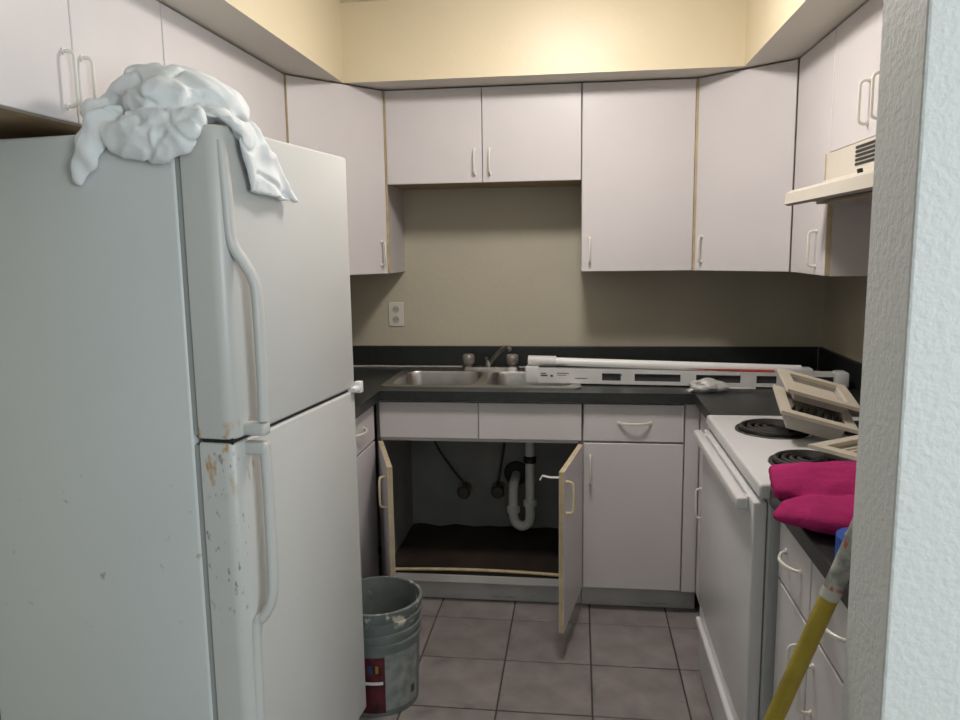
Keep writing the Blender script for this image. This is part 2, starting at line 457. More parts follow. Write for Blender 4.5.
# ================================================================== RANGE HOOD
t = thing('range_hood', 'almond vent hood with slots under the right wall cabinet', 'range hood', (.9, 2.22, 1.60))
HY0, HY1 = 1.848, 2.600
bm = NB()
prof = [(XR - .002, 1.600), (XR - .002, 1.752), (.772, 1.752), (.772, 1.672), (.760, 1.664), (.668, 1.642), (.654, 1.632), (.652, 1.600), (.664, 1.594), (.674, 1.608)]
prism(bm, prof, HY0, HY1, 'y')
bmesh.ops.recalc_face_normals(bm, faces=bm.faces[:])
bm.normal_update()
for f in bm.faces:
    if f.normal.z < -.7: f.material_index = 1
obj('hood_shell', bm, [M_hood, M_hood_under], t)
for i in range(5):
    bm = NB(); box(bm, .7695, .773, 2.15, 2.33, 1.690 + i * .0115, 1.697 + i * .0115)
    obj('vent_slot', bm, M_black, t)
bm = NB(); box(bm, .7695, .774, 2.594, 2.600, 1.672, 1.752); obj('edge_strip', bm, M_tan, t)
bm = NB()
box(bm, -.006, .006, -.006, .006, 0, .012, .0015, 1, M=frame_M((.715, 2.120, 1.6525), (1, 0, .19), zdir=(-.19, 0, 1)))
obj('switch', bm, M_black, t, label='small black switch')
bm = NB(); box(bm, .72, 1.02, 1.95, 2.5, 1.594, 1.601); obj('grease_filter', bm, M_hood_under, t)

# ================================================================== BASE CABINETS
BF, ZB0, ZB1 = 2.985, 0.10, 0.874       # front plane of doors on the back run
GB = 'white base cabinets'
# --- sink base, hollow with open doors
t = thing('sink_base_cabinet', 'white sink base cabinet with both doors open and bare interior', 'cabinet', (-.39, 3.28, 0), group=GB)
yc = BF + DT
def pane(name, mt, *a, parent=None):
    bm = NB(); box(bm, *a, .001, 1); return obj(name, bm, mt, parent if parent is not None else t)
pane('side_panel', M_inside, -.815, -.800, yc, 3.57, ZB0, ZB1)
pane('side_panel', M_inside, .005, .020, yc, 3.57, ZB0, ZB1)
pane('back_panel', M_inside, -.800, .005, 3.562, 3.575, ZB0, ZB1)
pane('face_rail', M_lam, -.800, .005, yc, yc + .019, .700, ZB1)
# bottom board, warped and soaked
bm = NB(); N = 26
gr = [[bm.verts.new((-.799 + .803 * i / N, yc + .002 + (3.560 - yc) * j / 10, .135 + .012 * math.sin(math.pi * i / N) * (1 - j / 10) - .012 * noise.noise((i * .35, j * .4, 1)) * (j / 10))) for j in range(11)] for i in range(N + 1)]
for i in range(N):
    for j in range(10): bm.faces.new((gr[i][j], gr[i + 1][j], gr[i + 1][j + 1], gr[i][j + 1]))
lowr = [bm.verts.new((v.co.x, v.co.y, .115)) for v in [gr[i][0] for i in range(N + 1)]]
for i in range(N): bm.faces.new((gr[i][0], lowr[i], lowr[i + 1], gr[i + 1][0]))
obj('bottom_board', bm, M_rotwood, t, smooth=True, label='warped water-stained dark bottom board')
bm = NB()
tube(bm, [(-.80 + .803 * i / 20, yc + .001, .141 + .012 * math.sin(math.pi * i / 20)) for i in range(21)], .0065, 6)
obj('board_edge', bm, M_tan, t, label='frayed pale edge of bottom board')
pane('toe_kick', M_kick, -.815, .020, BF + .070, BF + .085, 0.0, ZB0)
pane('bottom_rail', M_kick, -.800, .005, yc, yc + .02, ZB0 - .005, .128)
slab(t, 'false_drawer_front', (-.800, yc), (-.393, yc), .715, .866, (0, -1))
slab(t, 'false_drawer_front', (-.393, yc), (.018, yc), .715, .866, (0, -1))
def hinged(hinge, dirv, W, out, hp):
    """an open door from its hinge along dirv; out = its outer face"""
    h0 = Vector(hinge); dv_ = Vector(dirv).normalized(); o_ = Vector(out)
    o_ = (o_ - dv_ * o_.dot(dv_)).normalized()
    d = slab(t, 'door', h0, h0 + dv_ * W, .105, .705, o_, mats=TANEDGE)
    p = h0 + dv_ * (W - .04) + o_ * DT
    pull(d, (p.x, p.y, .60), (0, 0, 1), (o_.x, o_.y, 0), L=.115, mt=M_handle_y)
    return d, h0, dv_, o_
hinged((-.787, BF), (.120, -.345), .395, (-1, 0), .6)
d, h0, dv_, o_ = hinged((.004, BF), (-.066, -.385), .395, (1, 0), .6)
p = h0 + dv_ * .385
bm = NB(); q0 = Vector((p.x, p.y, .680)); q = -Vector((o_.x, o_.y, 0))
tube(bm, [q0, q0 + q * .03 + Vector((0, 0, -.002)), q0 + q * .06 + Vector((0, 0, .002)), q0 + q * .068 + Vector((0, 0, -.014))], .004, 6)
obj('child_latch', bm, M_white, d, smooth=True)
# pipes under the sink
t2 = thing('drain_pipe', 'white plastic drain pipe with a trap under the sink', 'pipe', (-.24, 3.42, .17))
bm = NB(); tube(bm, [(-.213, 3.40, .74), (-.213, 3.40, .30)], .021, 14); obj('tail_pipe', bm, M_pvc, t2, smooth=True)
bm = NB()
tube(bm, spline([(-.213, 3.40, .32), (-.213, 3.40, .245), (-.222, 3.405, .215), (-.250, 3.41, .198), (-.280, 3.415, .212), (-.292, 3.42, .245), (-.292, 3.42, .30)], 6), .022, 14)
obj('trap_bend', bm, M_pvc, t2, smooth=True)
bm = NB(); tube(bm, spline([(-.292, 3.42, .28), (-.292, 3.42, .36), (-.290, 3.44, .392), (-.288, 3.48, .40), (-.288, 3.561, .40)], 5), .022, 14); obj('waste_arm', bm, M_pvc, t2, smooth=True)
for (x, y, z) in ((-.213, 3.40, .52), (-.213, 3.40, .315), (-.292, 3.42, .275)):
    bm = NB(); lathe(bm, [(.0215, -.016), (.030, -.014), (.030, .010), (.0215, .016)], (x, y, z), 16); obj('slip_nut', bm, M_pvc if z < .5 else M_black, t2, smooth=True)
bm = NB(); lathe(bm, [(.0, .0), (.06, .0), (.055, .012), (.0, .012)], (-.288, 3.5615, .405), 20, Matrix.Rotation(math.radians(90), 4, 'X')); obj('wall_flange', bm, M_black, t2, smooth=True)
def valve(x, z, top, label):
    v = thing('supply_valve', label, 'valve', (x, 3.54, z))
    bm = NB(); tube(bm, [(x, 3.561, z), (x, 3.50, z)], .013, 12); tube(bm, [(x, 3.52, z), (x, 3.52, z + .04)], .010, 10); obj('valve_body', bm, M_valve, v, smooth=True)
    bm = NB(); lathe(bm, [(0, 0), (.030, 0), (.032, .006), (.026, .014), (0, .016)], (x, 3.502, z - .002), 12, Matrix.Rotation(math.radians(90), 4, 'X')); obj('valve_knob', bm, M_valve, v, smooth=True)
    bm = NB(); lathe(bm, [(0, 0), (.034, 0), (.030, .006), (0, .006)], (x, 3.5615, z), 20, Matrix.Rotation(math.radians(90), 4, 'X')); obj('wall_flange', bm, M_chrome, v, smooth=True)
    bm = NB(); tube(bm, spline([(x, 3.52, z + .035), (x + (top[0] - x) * .35, 3.50, z + .12), (x + (top[0] - x) * .75, 3.47, z + .24), (top[0], 3.45, top[1])], 6), .0055, 8); obj('supply_hose', bm, M_valve, v, smooth=True)
valve(-.535, .325, (-.70, .72), 'dark shutoff valve with slanting hose, left under the sink')
valve(-.372, .330, (-.325, .72), 'dark shutoff valve beside the drain trap under the sink')

# --- drawer base right of the sink
t = thing('base_cabinet', 'white base cabinet with one drawer right of the open sink cabinet', 'cabinet', (.23, 3.28, 0), group=GB)
carcass(t, .022, .480, yc, 3.57, ZB0, ZB1)
d = slab(t, 'drawer', (.024, yc), (.412, yc), .715, .866, (0, -1)); pull(d, (.222, BF, .792), (1, 0, 0), (0, -1, 0), L=.125, H=.026, bow=True)
d = slab(t, 'door', (.024, yc), (.412, yc), .105, .710, (0, -1)); pull(d, (.052, BF, .60), (0, 0, 1), (0, -1, 0), L=.115)
pane('filler', M_lam, .416, .470, BF + .006, yc + .001, .10, .866)
pane('toe_kick', M_kick, .022, .480, BF + .070, BF + .085, 0, ZB0)
# --- left run base, beside the fridge
XBL = -.812
t = thing('base_cabinet', 'white base cabinet with drawer between refrigerator and open sink cabinet', 'cabinet', (-1.1, 2.6, 0), group=GB)
carcass(t, XL + .001, XBL - DT, 2.235, 2.985, ZB0, ZB1)
d = slab(t, 'drawer', (XBL - DT, 2.24), (XBL - DT, 2.955), .715, .866, (1, 0)); pull(d, (XBL, 2.74, .797), (0, 1, 0), (1, 0, 0), L=.125, H=.026, bow=True)
d = slab(t, 'door', (XBL - DT, 2.24), (XBL - DT, 2.955), .105, .710, (1, 0))
pull(d, (XBL, 2.30, .60), (0, 0, 1), (1, 0, 0), L=.115)
pane('toe_kick', M_kick, XBL - .09, XBL - .075, 2.235, 2.985, 0, ZB0)
# --- right run: narrow cabinet between corner and range
XBR = .470
t = thing('base_cabinet', 'narrow white base cabinet between the corner and the range', 'cabinet', (.78, 2.77, 0), group=GB)
carcass(t, XBR + DT, XR - .001, 2.570, 2.985, ZB0, ZB1)
d = slab(t, 'door', (XBR + DT, 2.575), (XBR + DT, 2.975), .105, .866, (-1, 0)); pull(d, (XBR, 2.86, .515), (0, 0, 1), (-1, 0, 0), L=.115)
pane('toe_kick', M_kick, XBR + .075, XBR + .09, 2.570, 2.985, 0, ZB0)
# --- right run near: two drawers over two doors
t = thing('base_cabinet', 'white base cabinet with two drawers and two doors behind the yellow pole', 'cabinet', (.78, 1.45, 0), group=GB)
carcass(t, XBR + DT, XR - .001, YD1 + .002, 1.792, ZB0, ZB1)
for a, b, hy, vy in ((1.545, 1.788, 1.668, 1.585), (1.290, 1.541, 1.380, 1.500)):
    d = slab(t, 'drawer', (XBR + DT, a), (XBR + DT, b), .705, .866, (-1, 0)); pull(d, (XBR, hy, .790), (0, 1, 0), (-1, 0, 0), L=.115, H=.028, bow=True)
    d = slab(t, 'door', (XBR + DT, a), (XBR + DT, b), .105, .700, (-1, 0)); pull(d, (XBR, vy, .590), (0, 0, 1), (-1, 0, 0), L=.10)
pane('filler', M_lam, XBR + .004, XBR + DT, YD1 + .003, 1.288, .105, .866)
pane('toe_kick', M_kick, XBR + .075, XBR + .09, YD1 + .002, 1.792, 0, ZB0)

# ================================================================== COUNTERTOPS
ZT = 0.914
CF, CL, CR = 2.960, -.787, .445
SX0, SX1, SY0, SY1 = -.808, .014, 3.035, 3.540       # sink cut-out outline
t = thing('countertop', 'charcoal laminate countertop wrapping the back of the kitchen', 'countertop', (-.16, 3.28, .876))
bm = NB(); z0 = .8755
hx0, hx1, hy0, hy1 = SX0 + .02, SX1 - .02, SY0 + .02, SY1 - .02
def flat_ring(bm, outer, holes, z0, z1):
    """solid slab with holes"""
    top = []
    for z in (z0, z1):
        loops = []
        for L in [outer] + holes:
            vs = [bm.verts.new((x, y, z)) for x, y in L]
            loops.append((vs, [bm.edges.new((vs[i], vs[(i + 1) % len(vs)])) for i in range(len(vs))]))
        bmesh.ops.triangle_fill(bm, use_beauty=True, use_dissolve=False, edges=[e for _, es in loops for e in es])
        top.append([vs for vs, _ in loops])
    for A, B in zip(*top):
        for i in range(len(A)): bm.faces.new((A[i], A[(i + 1) % len(A)], B[(i + 1) % len(B)], B[i]))
outer = [(XL + .001, 2.235), (CL, 2.235), (CL, CF), (CR, CF), (CR, 2.566), (XR - .001, 2.566), (XR - .001, YB - .001), (XL + .001, YB - .001)]
flat_ring(bm, outer, [[(hx0, hy0), (hx1, hy0), (hx1, hy1), (hx0, hy1)]], z0, ZT)
obj('worktop', bm, M_counter, t)
bm = NB(); box(bm, XL + .002, XR - .002, YB - .020, YB - .001, ZT, 1.016, .003, 2); obj('backsplash', bm, M_splash, t)
bm = NB(); box(bm, XR - .020, XR - .001, 2.566, YB - .021, ZT, 1.016, .003, 2); obj('backsplash', bm, M_splash, t)
bm = NB(); box(bm, XL + .001, XL + .020, 2.235, YB - .021, ZT, 1.016, .003, 2); obj('backsplash', bm, M_splash, t)
bm = NB(); tube(bm, [(x, YB - .021, ZT + .003 + .002 * noise.noise((x * 9, 0, 0))) for x in [XL + .03 + i * .05 for i in range(24)]], .006, 6); obj('caulk_strip', bm, M_caulk, t, smooth=True)
bm = NB(); box(bm, XR - .0215, XR - .0195, YB - .026, YB - .020, ZT, 1.014); obj('caulk_strip', bm, M_caulk, t)
bm = NB(); box(bm, CR, XR - .001, YD1 + .002, 1.796, z0, ZT, .002, 1)
tag(obj('countertop', bm, M_counter), 'short charcoal countertop between the range and the near wall end', 'countertop')

# ================================================================== SINK AND FAUCET
def rr(x0, x1, y0, y1, r, n=5):
    out = []
    for cx, cy, a in ((x1 - r, y1 - r, 0), (x0 + r, y1 - r, 90), (x0 + r, y0 + r, 180), (x1 - r, y0 + r, 270)):
        for k in range(n + 1):
            q = math.radians(a + 90 * k / n); out.append((cx + r * math.cos(q), cy + r * math.sin(q)))
    return out
t = thing('kitchen_sink', 'double-bowl stainless steel sink set into the charcoal countertop', 'sink', (-.397, 3.29, ZT))
BW = [(-.772, -.418), (-.376, -.022)]; BY = (3.075, 3.430)
bm = NB()
flat_ring(bm, rr(SX0, SX1, SY0, SY1, .03), [rr(a, b, *BY, .06) for a, b in BW], ZT + .0005, ZT + .005)
obj('sink_rim', bm, M_steel, t)
for a, b in BW:
    bm = NB(); rings = []
    for ins, z, r in ((0, ZT + .0045, .06), (.004, ZT - .006, .06), (.010, ZT - .10, .06), (.016, ZT - .150, .06), (.030, ZT - .168, .05), (.06, ZT - .173, .03)):
        rings.append([bm.verts.new((x, y, z)) for x, y in rr(a + ins, b - ins, BY[0] + ins, BY[1] - ins, r)])
    for A, B in zip(rings, rings[1:]):
        for i in range(len(A)): bm.faces.new((A[i], A[(i + 1) % len(A)], B[(i + 1) % len(B)], B[i]))
    bm.faces.new(rings[-1])
    bo = obj('bowl', bm, M_steel, t, smooth=True)
    bm = NB(); lathe(bm, [(0, .001), (.030, .001), (.042, .004), (.045, .0)], ((a + b) / 2, sum(BY) / 2, ZT - .172), 20); obj('drain_strainer', bm, M_chrome, bo, smooth=True)

t = thing('faucet', 'dull two-handle faucet with a raised spout behind the sink', 'faucet', (-.40, 3.485, ZT + .005))
bm = NB(); zf = ZT + .0055
L = rr(-.535, -.262, 3.458, 3.512, .026)
lowv = [bm.verts.new((x, y, zf)) for x, y in L]; upv = [bm.verts.new((-.3985 + (x + .3985) * .97, 3.485 + (y - 3.485) * .8, zf + .014)) for x, y in L]
bm.faces.new(upv); bm.faces.new(lowv[::-1])
for i in range(len(L)): bm.faces.new((lowv[i], lowv[(i + 1) % len(L)], upv[(i + 1) % len(L)], upv[i]))
obj('base_plate', bm, M_chrome, t, smooth=True)
for x in (-.500, -.297):
    bm = NB(); lathe(bm, [(.018, 0), (.018, .012), (.026, .016), (.030, .030), (.028, .052), (.022, .058), (0, .060)], (x, 3.485, zf + .013), 18)
    obj('knob', bm, M_knob, t, smooth=True)
bm = NB(); lathe(bm, [(.020, 0), (.020, .02), (.014, .03), (0, .032)], (-.405, 3.485, zf + .013), 16)
tube(bm, spline([(-.405, 3.485, zf + .03), (-.388, 3.465, .968), (-.340, 3.415, 1.018), (-.310, 3.385, 1.036), (-.297, 3.37, 1.026)], 5), .010, 10)
obj('spout', bm, M_chrome, t, smooth=True)
bm = NB(); lathe(bm, [(.004, 0), (.004, .030), (.009, .032), (.009, .040), (0, .043)], (-.418, 3.500, zf + .013), 10); obj('lift_rod', bm, M_chrome, t, smooth=True)

# wall outlet
t = thing('wall_outlet', 'cream double socket outlet on the beige wall above the counter', 'outlet', (-.860, YB, 1.166))
bm = NB(); box(bm, -.897, -.825, YB - .006, YB - .0005, 1.110, 1.224, .002, 2); obj('cover_plate', bm, M_outlet, t)
for zc in (1.143, 1.191):
    bm = NB(); lathe(bm, [(.017, 0), (.017, .003), (0, .003)], (-.861, YB - .006, zc), 20, Matrix.Rotation(math.radians(90), 4, 'X'))
    so = obj('socket', bm, mat('socket_face', (.50, .47, .42), .5), t)
    for dx in (-.006, .006):
        bm = NB(); box(bm, -.861 + dx - .0013, -.861 + dx + .0013, YB - .0096, YB - .0088, zc - .004, zc + .005); obj('slot', bm, M_black, so)

# ================================================================== RANGE
t = thing('electric_range', 'white electric coil range on the right, front facing left', 'range', (.75, 2.18, 0))
RX, RY0, RY1 = .435, 1.802, 2.556
bm = NB(); box(bm, RX + .012, 1.075, RY0, RY1, .03, .885, .004, 2); obj('range_body', bm, M_range_grey, t)
bm = NB(); box(bm, RX - .012, 1.075, RY0 - .003, RY1 + .003, .885, .922, .008, 3)
obj('cooktop', bm, M_range, t, smooth=True)
bm = NB(); box(bm, 1.0, 1.085, RY0, RY1, .9225, 1.10, .012, 3); bg = obj('backguard', bm, M_range, t, smooth=True)
for yk in (1.90, 2.02, 2.34, 2.46):
    bm = NB(); lathe(bm, [(.024, 0), (.022, .018), (0, .020)], (1.0, yk, 1.04), 16, Matrix.Rotation(math.radians(-90), 4, 'Y')); obj('control_knob', bm, M_white, bg, smooth=True)
bm = NB(); box(bm, RX - .022, RX + .011, RY0 + .008, RY1 - .008, .275, .875, .006, 3); dr = obj('oven_door', bm, M_range, t, smooth=True)
bm = NB(); box(bm, RX - .056, RX - .028, RY0 + .035, RY1 - .02, .846, .876, .006, 3)
for y in (RY0 + .075, RY1 - .065): box(bm, RX - .032, RX - .0205, y - .016, y + .016, .850, .872, .003, 2)
obj('door_handle', bm, M_range, dr, smooth=True)
bm = NB(); box(bm, RX - .018, RX + .011, RY0 + .008, RY1 - .008, .035, .262, .006, 3); dw = obj('storage_drawer', bm, M_range, t, smooth=True)
bm = NB(); box(bm, RX - .034, RX - .0175, RY0 + .03, RY1 - .03, .205, .232, .006, 3); obj('drawer_lip', bm, M_range, dw, smooth=True)
def burner(x, y, R):
    bm = NB(); lathe(bm, [(R + .014, .001), (R + .012, .005), (R + .004, .006), (R - .002, .002), (R * .5, .0015), (0, .0015)], (x, y, .9218), 36); b = obj('drip_bowl', bm, M_bowl, t, smooth=True)
    for k in range(4):
        r = R * (.94 - .22 * k)
        bm = NB(); tube(bm, [(x + r * math.cos(a), y + r * math.sin(a), .9315) for a in [2 * math.pi * i / 36 for i in range(37)]], .0068, 8, caps=False); obj('coil', bm, M_coil, b, smooth=True)
burner(.585, 2.345, .098); burner(.585, 1.985, .085); burner(.86, 2.345, .085); burner(.86, 1.985, .098)

# ================================================================== REFRIGERATOR
FW, FH, FD = 0.655, 1.730, 0.70
FO, FA = (-.716, 1.502, 0), math.radians(-6.8)
t = fr = thing('refrigerator', 'scuffed white top-freezer refrigerator against the left wall', 'refrigerator', FO, FA)
def lobj(name, bm, mt, parent, smooth=True, label=None): return obj(name, bm, mt, parent, local=True, smooth=smooth, label=label)
bm = NB(); box(bm, -FD, -.100, 0, FW, .035, FH - .006, .008, 3); lobj('cabinet_body', bm, M_fridge, t)
bm = NB(); box(bm, -.1005, -.0845, .004, FW - .014, .09, 1.066); box(bm, -.1005, -.0845, .004, FW - .014, 1.088, FH - .012); lobj('door_gasket', bm, M_gasket, t, False)
def door_box(z0, z1):
    bm = NB(); box(bm, -.0852, 0, 0, FW, z0, z1)
    es = [e for e in bm.edges if abs(e.verts[0].co.z - e.verts[1].co.z) > .1 and e.verts[0].co.x > -.01]
    bmesh.ops.bevel(bm, geom=es, offset=.030, segments=6, affect='EDGES', profile=0.5)
    es = [e for e in bm.edges if abs(e.verts[0].co.z - e.verts[1].co.z) < .001 and not (e.verts[0].co.x < -.08 and e.verts[1].co.x < -.08)]
    bmesh.ops.bevel(bm, geom=es, offset=.007, segments=3, affect='EDGES', profile=0.5)
    return bm
bm = door_box(1.081, FH); fz = lobj('freezer_door', bm, M_fridge_door, t)
bm = door_box(.075, 1.073); fd = lobj('refrigerator_door', bm, M_fridge_door, t)
bm = NB(); box(bm, -.082, -.010, .008, FW - .008, 1.070, 1.084); lobj('divider_strip', bm, M_black, t, False)
bm = NB(); box(bm, -.09, -.03, .01, FW - .01, .012, .07); lobj('toe_grille', bm, M_gasket, t, False)
bm = NB()
tube(bm, spline([(-.006, .026, 1.700), (-.002, .027, 1.60), (.002, .030, 1.500), (.020, .041, 1.455), (.036, .048, 1.42), (.042, .050, 1.37), (.042, .052, 1.20), (.040, .052, 1.115)], 6), .0150, 12, flat=.0115, up=(1, 0, 0))
box(bm, -.008, .050, .036, .066, 1.083, 1.112, .008, 3)
lobj('handle', bm, M_fridge_door, fz)
bm = NB()
box(bm, -.008, .050, .036, .066, 1.040, 1.070, .008, 3)
tube(bm, spline([(.040, .052, 1.050), (.042, .052, .95), (.042, .050, .76), (.036, .048, .705), (.018, .043, .668), (.002, .038, .645), (-.002, .036, .50), (-.004, .034, .12)], 6), .0150, 12, flat=.0115, up=(1, 0, 0))
lobj('handle', bm, M_fridge_door, fd)
bm = NB(); box(bm, -.055, .012, FW - .045, FW + .012, 1.070, 1.084, .003, 2); box(bm, -.008, .014, FW - .01, FW + .014, 1.062, 1.096, .004, 2); lobj('hinge', bm, M_white, t)
for x in (-.65, -.15):
    for y in (.05, FW - .05):
        bm = NB(); lathe(bm, [(0, 0), (.02, 0), (.018, .036), (0, .036)], (x, y, .001), 12); lobj('foot', bm, M_black, t)

# ================================================================== CRUMPLED CLOTHS
def remesh(name, bm, mt, voxel, label, cat, disp=0.004, seed=0.0, smooth_it=4, ridges=70.0, crease=1.2):
    me = bpy.data.meshes.new(name); bmesh.ops.recalc_face_normals(bm, faces=bm.faces[:]); bm.to_mesh(me); bm.free()
    tmp = bpy.data.objects.new('tmp', me); C.objects.link(tmp)
    md = tmp.modifiers.new('r', 'REMESH'); md.mode = 'VOXEL'; md.voxel_size = voxel
    sm = tmp.modifiers.new('s', 'SMOOTH'); sm.iterations = smooth_it; sm.factor = 0.5
    dg = bpy.context.evaluated_depsgraph_get()
    out = bpy.data.meshes.new_from_object(tmp.evaluated_get(dg))
    bpy.data.objects.remove(tmp, do_unlink=True); bpy.data.meshes.remove(me)
    co = [(v.co.copy(), v.normal.copy()) for v in out.vertices]
    for v, (c, n_) in zip(out.vertices, co):
        q = c * 9 + Vector((seed, seed * 2, 0))
        wv = noise.noise(q) * 2.2
        f = math.sin(ridges * (c.x * .6 + c.y * .5 + c.z * .8) + wv * 3.0)
        g = 1 - abs(noise.noise(c * 22 + Vector((seed, 5, 1))))          # ridged noise
        cr = max(0.0, .10 - abs(noise.noise(Vector((c.x * 13 + c.z * 5, c.y * 13, c.z * 9 - c.x * 4)) + Vector((seed, 3, 7))))) / .10     # narrow creases
        v.co = c + n_ * (disp * .30 * f + disp * 1.3 * (g - .75) - disp * crease * cr)
    out.name = name
    for p in out.polygons: p.use_smooth = True
    out.materials.clear(); out.materials.append(mt)
    o = bpy.data.objects.new(name, out); C.objects.link(o)
    return tag(o, label, cat)

RF = Matrix.Translation(FO) @ Matrix.Rotation(FA, 4, 'Z')
def fl(pts): return [RF @ Vector((p[0] + min(.030, max(0, (-.03 - p[0]) * .6)), p[1], p[2])) for p in pts]
bm = NB()
Tz = FH
def lobe(pts, r, f, n=14, up=(0, 0, 1)):
    P = fl(pts); k = 6; S_ = spline(P, k); m_ = len(S_)
    def interp(a):
        out = []
        for i in range(m_):
            t_ = i / (m_ - 1) * (len(a) - 1); j = min(int(t_), len(a) - 2); out.append(a[j] + (a[j + 1] - a[j]) * (t_ - j))
        return out
    tube(bm, S_, interp(r), n, flat=interp(f), up=up)
# local fridge coordinates: x negative = away from the door front, y = away from the camera side
# high back bulge
lobe([(-.345, .10, Tz + .045), (-.27, .11, Tz + .085), (-.18, .12, Tz + .082), (-.09, .12, Tz + .055), (-.02, .11, Tz + .020)], [.035, .075, .085, .070, .035], [.03, .062, .062, .045, .018])
# front bulge over the edge
lobe([(-.25, .05, Tz + .050), (-.18, .045, Tz + .062), (-.11, .045, Tz + .050)], [.03, .06, .035], [.03, .045, .03])
# left ear fold
lobe([(-.33, .09, Tz + .065), (-.345, .05, Tz + .050), (-.325, .020, Tz + .022)], [.022, .032, .022], [.02, .026, .018])
# tail hanging down the side panel
lobe([(-.26, .03, Tz + .022), (-.30, .004, Tz + .010), (-.318, -.012, Tz - .035), (-.340, -.012, Tz - .075), (-.358, -.009, Tz - .108)], [.030, .036, .034, .026, .008], [.016, .014, .011, .010, .006], up=(0, 1, 0))
# swag hanging over the side edge
lobe([(-.285, .004, Tz - .002), (-.235, -.014, Tz - .022), (-.165, -.016, Tz - .034), (-.100, -.015, Tz - .026), (-.045, -.008, Tz + .000)], [.022, .040, .045, .036, .016], [.016, .018, .018, .016, .012], up=(0, 1, 0))
lobe([(-.24, .004, Tz + .012), (-.14, -.004, Tz + .010), (-.03, .01, Tz + .012)], [.022, .026, .020], [.018, .018, .014], up=(0, 1, 0))
lobe([(-.165, -.010, Tz + .018), (-.155, -.024, Tz - .02), (-.150, -.024, Tz - .060)], [.014, .013, .010], [.012, .012, .010], up=(0, 1, 0))
# band to the door edge and the tail on the door front
lobe([(-.12, .08, Tz + .035), (-.05, .07, Tz + .026), (-.004, .065, Tz + .012), (.016, .075, Tz - .020)], [.05, .042, .036, .03], [.022, .018, .014, .012], up=(0, 0, 1))
NU, NV = 14, 10
def tail_pt(u, v, side):
    t_ = u / NU; a_ = .030 + .060 * t_; b_ = .125 + .160 * t_; y_ = a_ + (b_ - a_) * v / NV
    z_ = Tz + .020 - .150 * t_ - .012 * t_ * v / NV
    xf = .010 + .013 * min(1, t_ * 4) + .005 * math.sin(v * .9 + u * .25) * t_
    return RF @ Vector((xf + (.006 if side else -.009), y_, z_))
G0 = [[[bm.verts.new(tail_pt(u, v, sd)) for v in range(NV + 1)] for u in range(NU + 1)] for sd in (0, 1)]
for g_ in G0:
    for u in range(NU):
        for v in range(NV): bm.faces.new((g_[u][v], g_[u + 1][v], g_[u + 1][v + 1], g_[u][v + 1]))
for u in range(NU):
    for v in (0, NV): bm.faces.new((G0[0][u][v], G0[0][u + 1][v], G0[1][u + 1][v], G0[1][u][v]))
for v in range(NV):
    for u in (0, NU): bm.faces.new((G0[0][u][v], G0[0][u][v + 1], G0[1][u][v + 1], G0[1][u][v]))
remesh('cleaning_cloth', bm, M_cloth, .0042, 'crumpled white cloth draped over the top corner of the refrigerator', 'cloth', disp=.0062, seed=2.0, smooth_it=3, ridges=85)

# pink towel: two soft folded rolls lying from the range edge onto the near counter
bm = NB()
def roll(pts, r, f):
    P = [Vector(p) for p in pts]; S_ = spline(P, 6); m_ = len(S_)
    def ip(a):
        out = []
        for i in range(m_):
            t_ = i / (m_ - 1) * (len(a) - 1); j = min(int(t_), len(a) - 2); out.append(a[j] + (a[j + 1] - a[j]) * (t_ - j))
        return out
    tube(bm, S_, ip(r), 16, flat=ip(f), up=(0, 0, 1))
roll([(.432, 1.735, .950), (.50, 1.725, .955), (.62, 1.72, .958), (.82, 1.72, .958)], [.092, .102, .104, .10], [.026, .034, .036, .036])
roll([(.422, 1.580, .944), (.455, 1.555, .943), (.54, 1.53, .947), (.66, 1.53, .949), (.82, 1.54, .949)], [.060, .080, .09, .09, .09], [.016, .026, .031, .033, .033])
remesh('folded_towel', bm, M_pink, .008, 'folded magenta towel lying beside the range burners', 'towel', disp=.004, seed=6.0, smooth_it=5, ridges=25, crease=.5)

# blue tape roll
t = thing('tape_roll', 'roll of blue tape lying on the near counter behind the pole', 'tape', (.512, 1.370, ZT))
bm = NB(); lathe(bm, [(.040, 0), (.054, 0), (.054, .048), (.040, .048), (.040, 0)], (.512, 1.370, ZT + .0005), 32); obj('tape', bm, M_blue, t, smooth=True)
bm = NB(); lathe(bm, [(.0365, 0), (.0399, 0), (.0399, .049), (.0365, .049), (.0365, 0)], (.512, 1.370, ZT + .0005), 32); obj('core', bm, M_card, t, smooth=True)

# ================================================================== BUCKET
BX, BYc, BH = -.648, 2.325, .354
t = thing('bucket', 'grey plastic paint bucket with red label on the floor by the refrigerator', 'bucket', (BX, BYc, 0))
R0, R1 = .125, .140
def rad(z): return R0 + (R1 - R0) * z / BH
prof = [(0, .004), (R0 - .004, .004), (R0, .0), (R0 + .001, .006), (rad(.235), .235), (rad(.24) + .007, .238), (rad(.24) + .007, .247), (rad(.25), .250), (rad(.268), .268), (rad(.27) + .007, .271), (rad(.27) + .007, .280), (rad(.285), .283),
        (rad(.305), .305), (rad(.31) + .007, .308), (rad(.31) + .007, .317), (rad(.32), .320), (R1, .342), (R1 + .007, .345), (R1 + .007, .353), (R1 + .003, BH), (R1 - .003, BH), (R1 - .004, .350), (R0 - .003, .010), (0, .010)]
bm = NB(); lathe(bm, prof, (BX, BYc, 0), 56); obj('pail', bm, M_bucket, t, smooth=True)
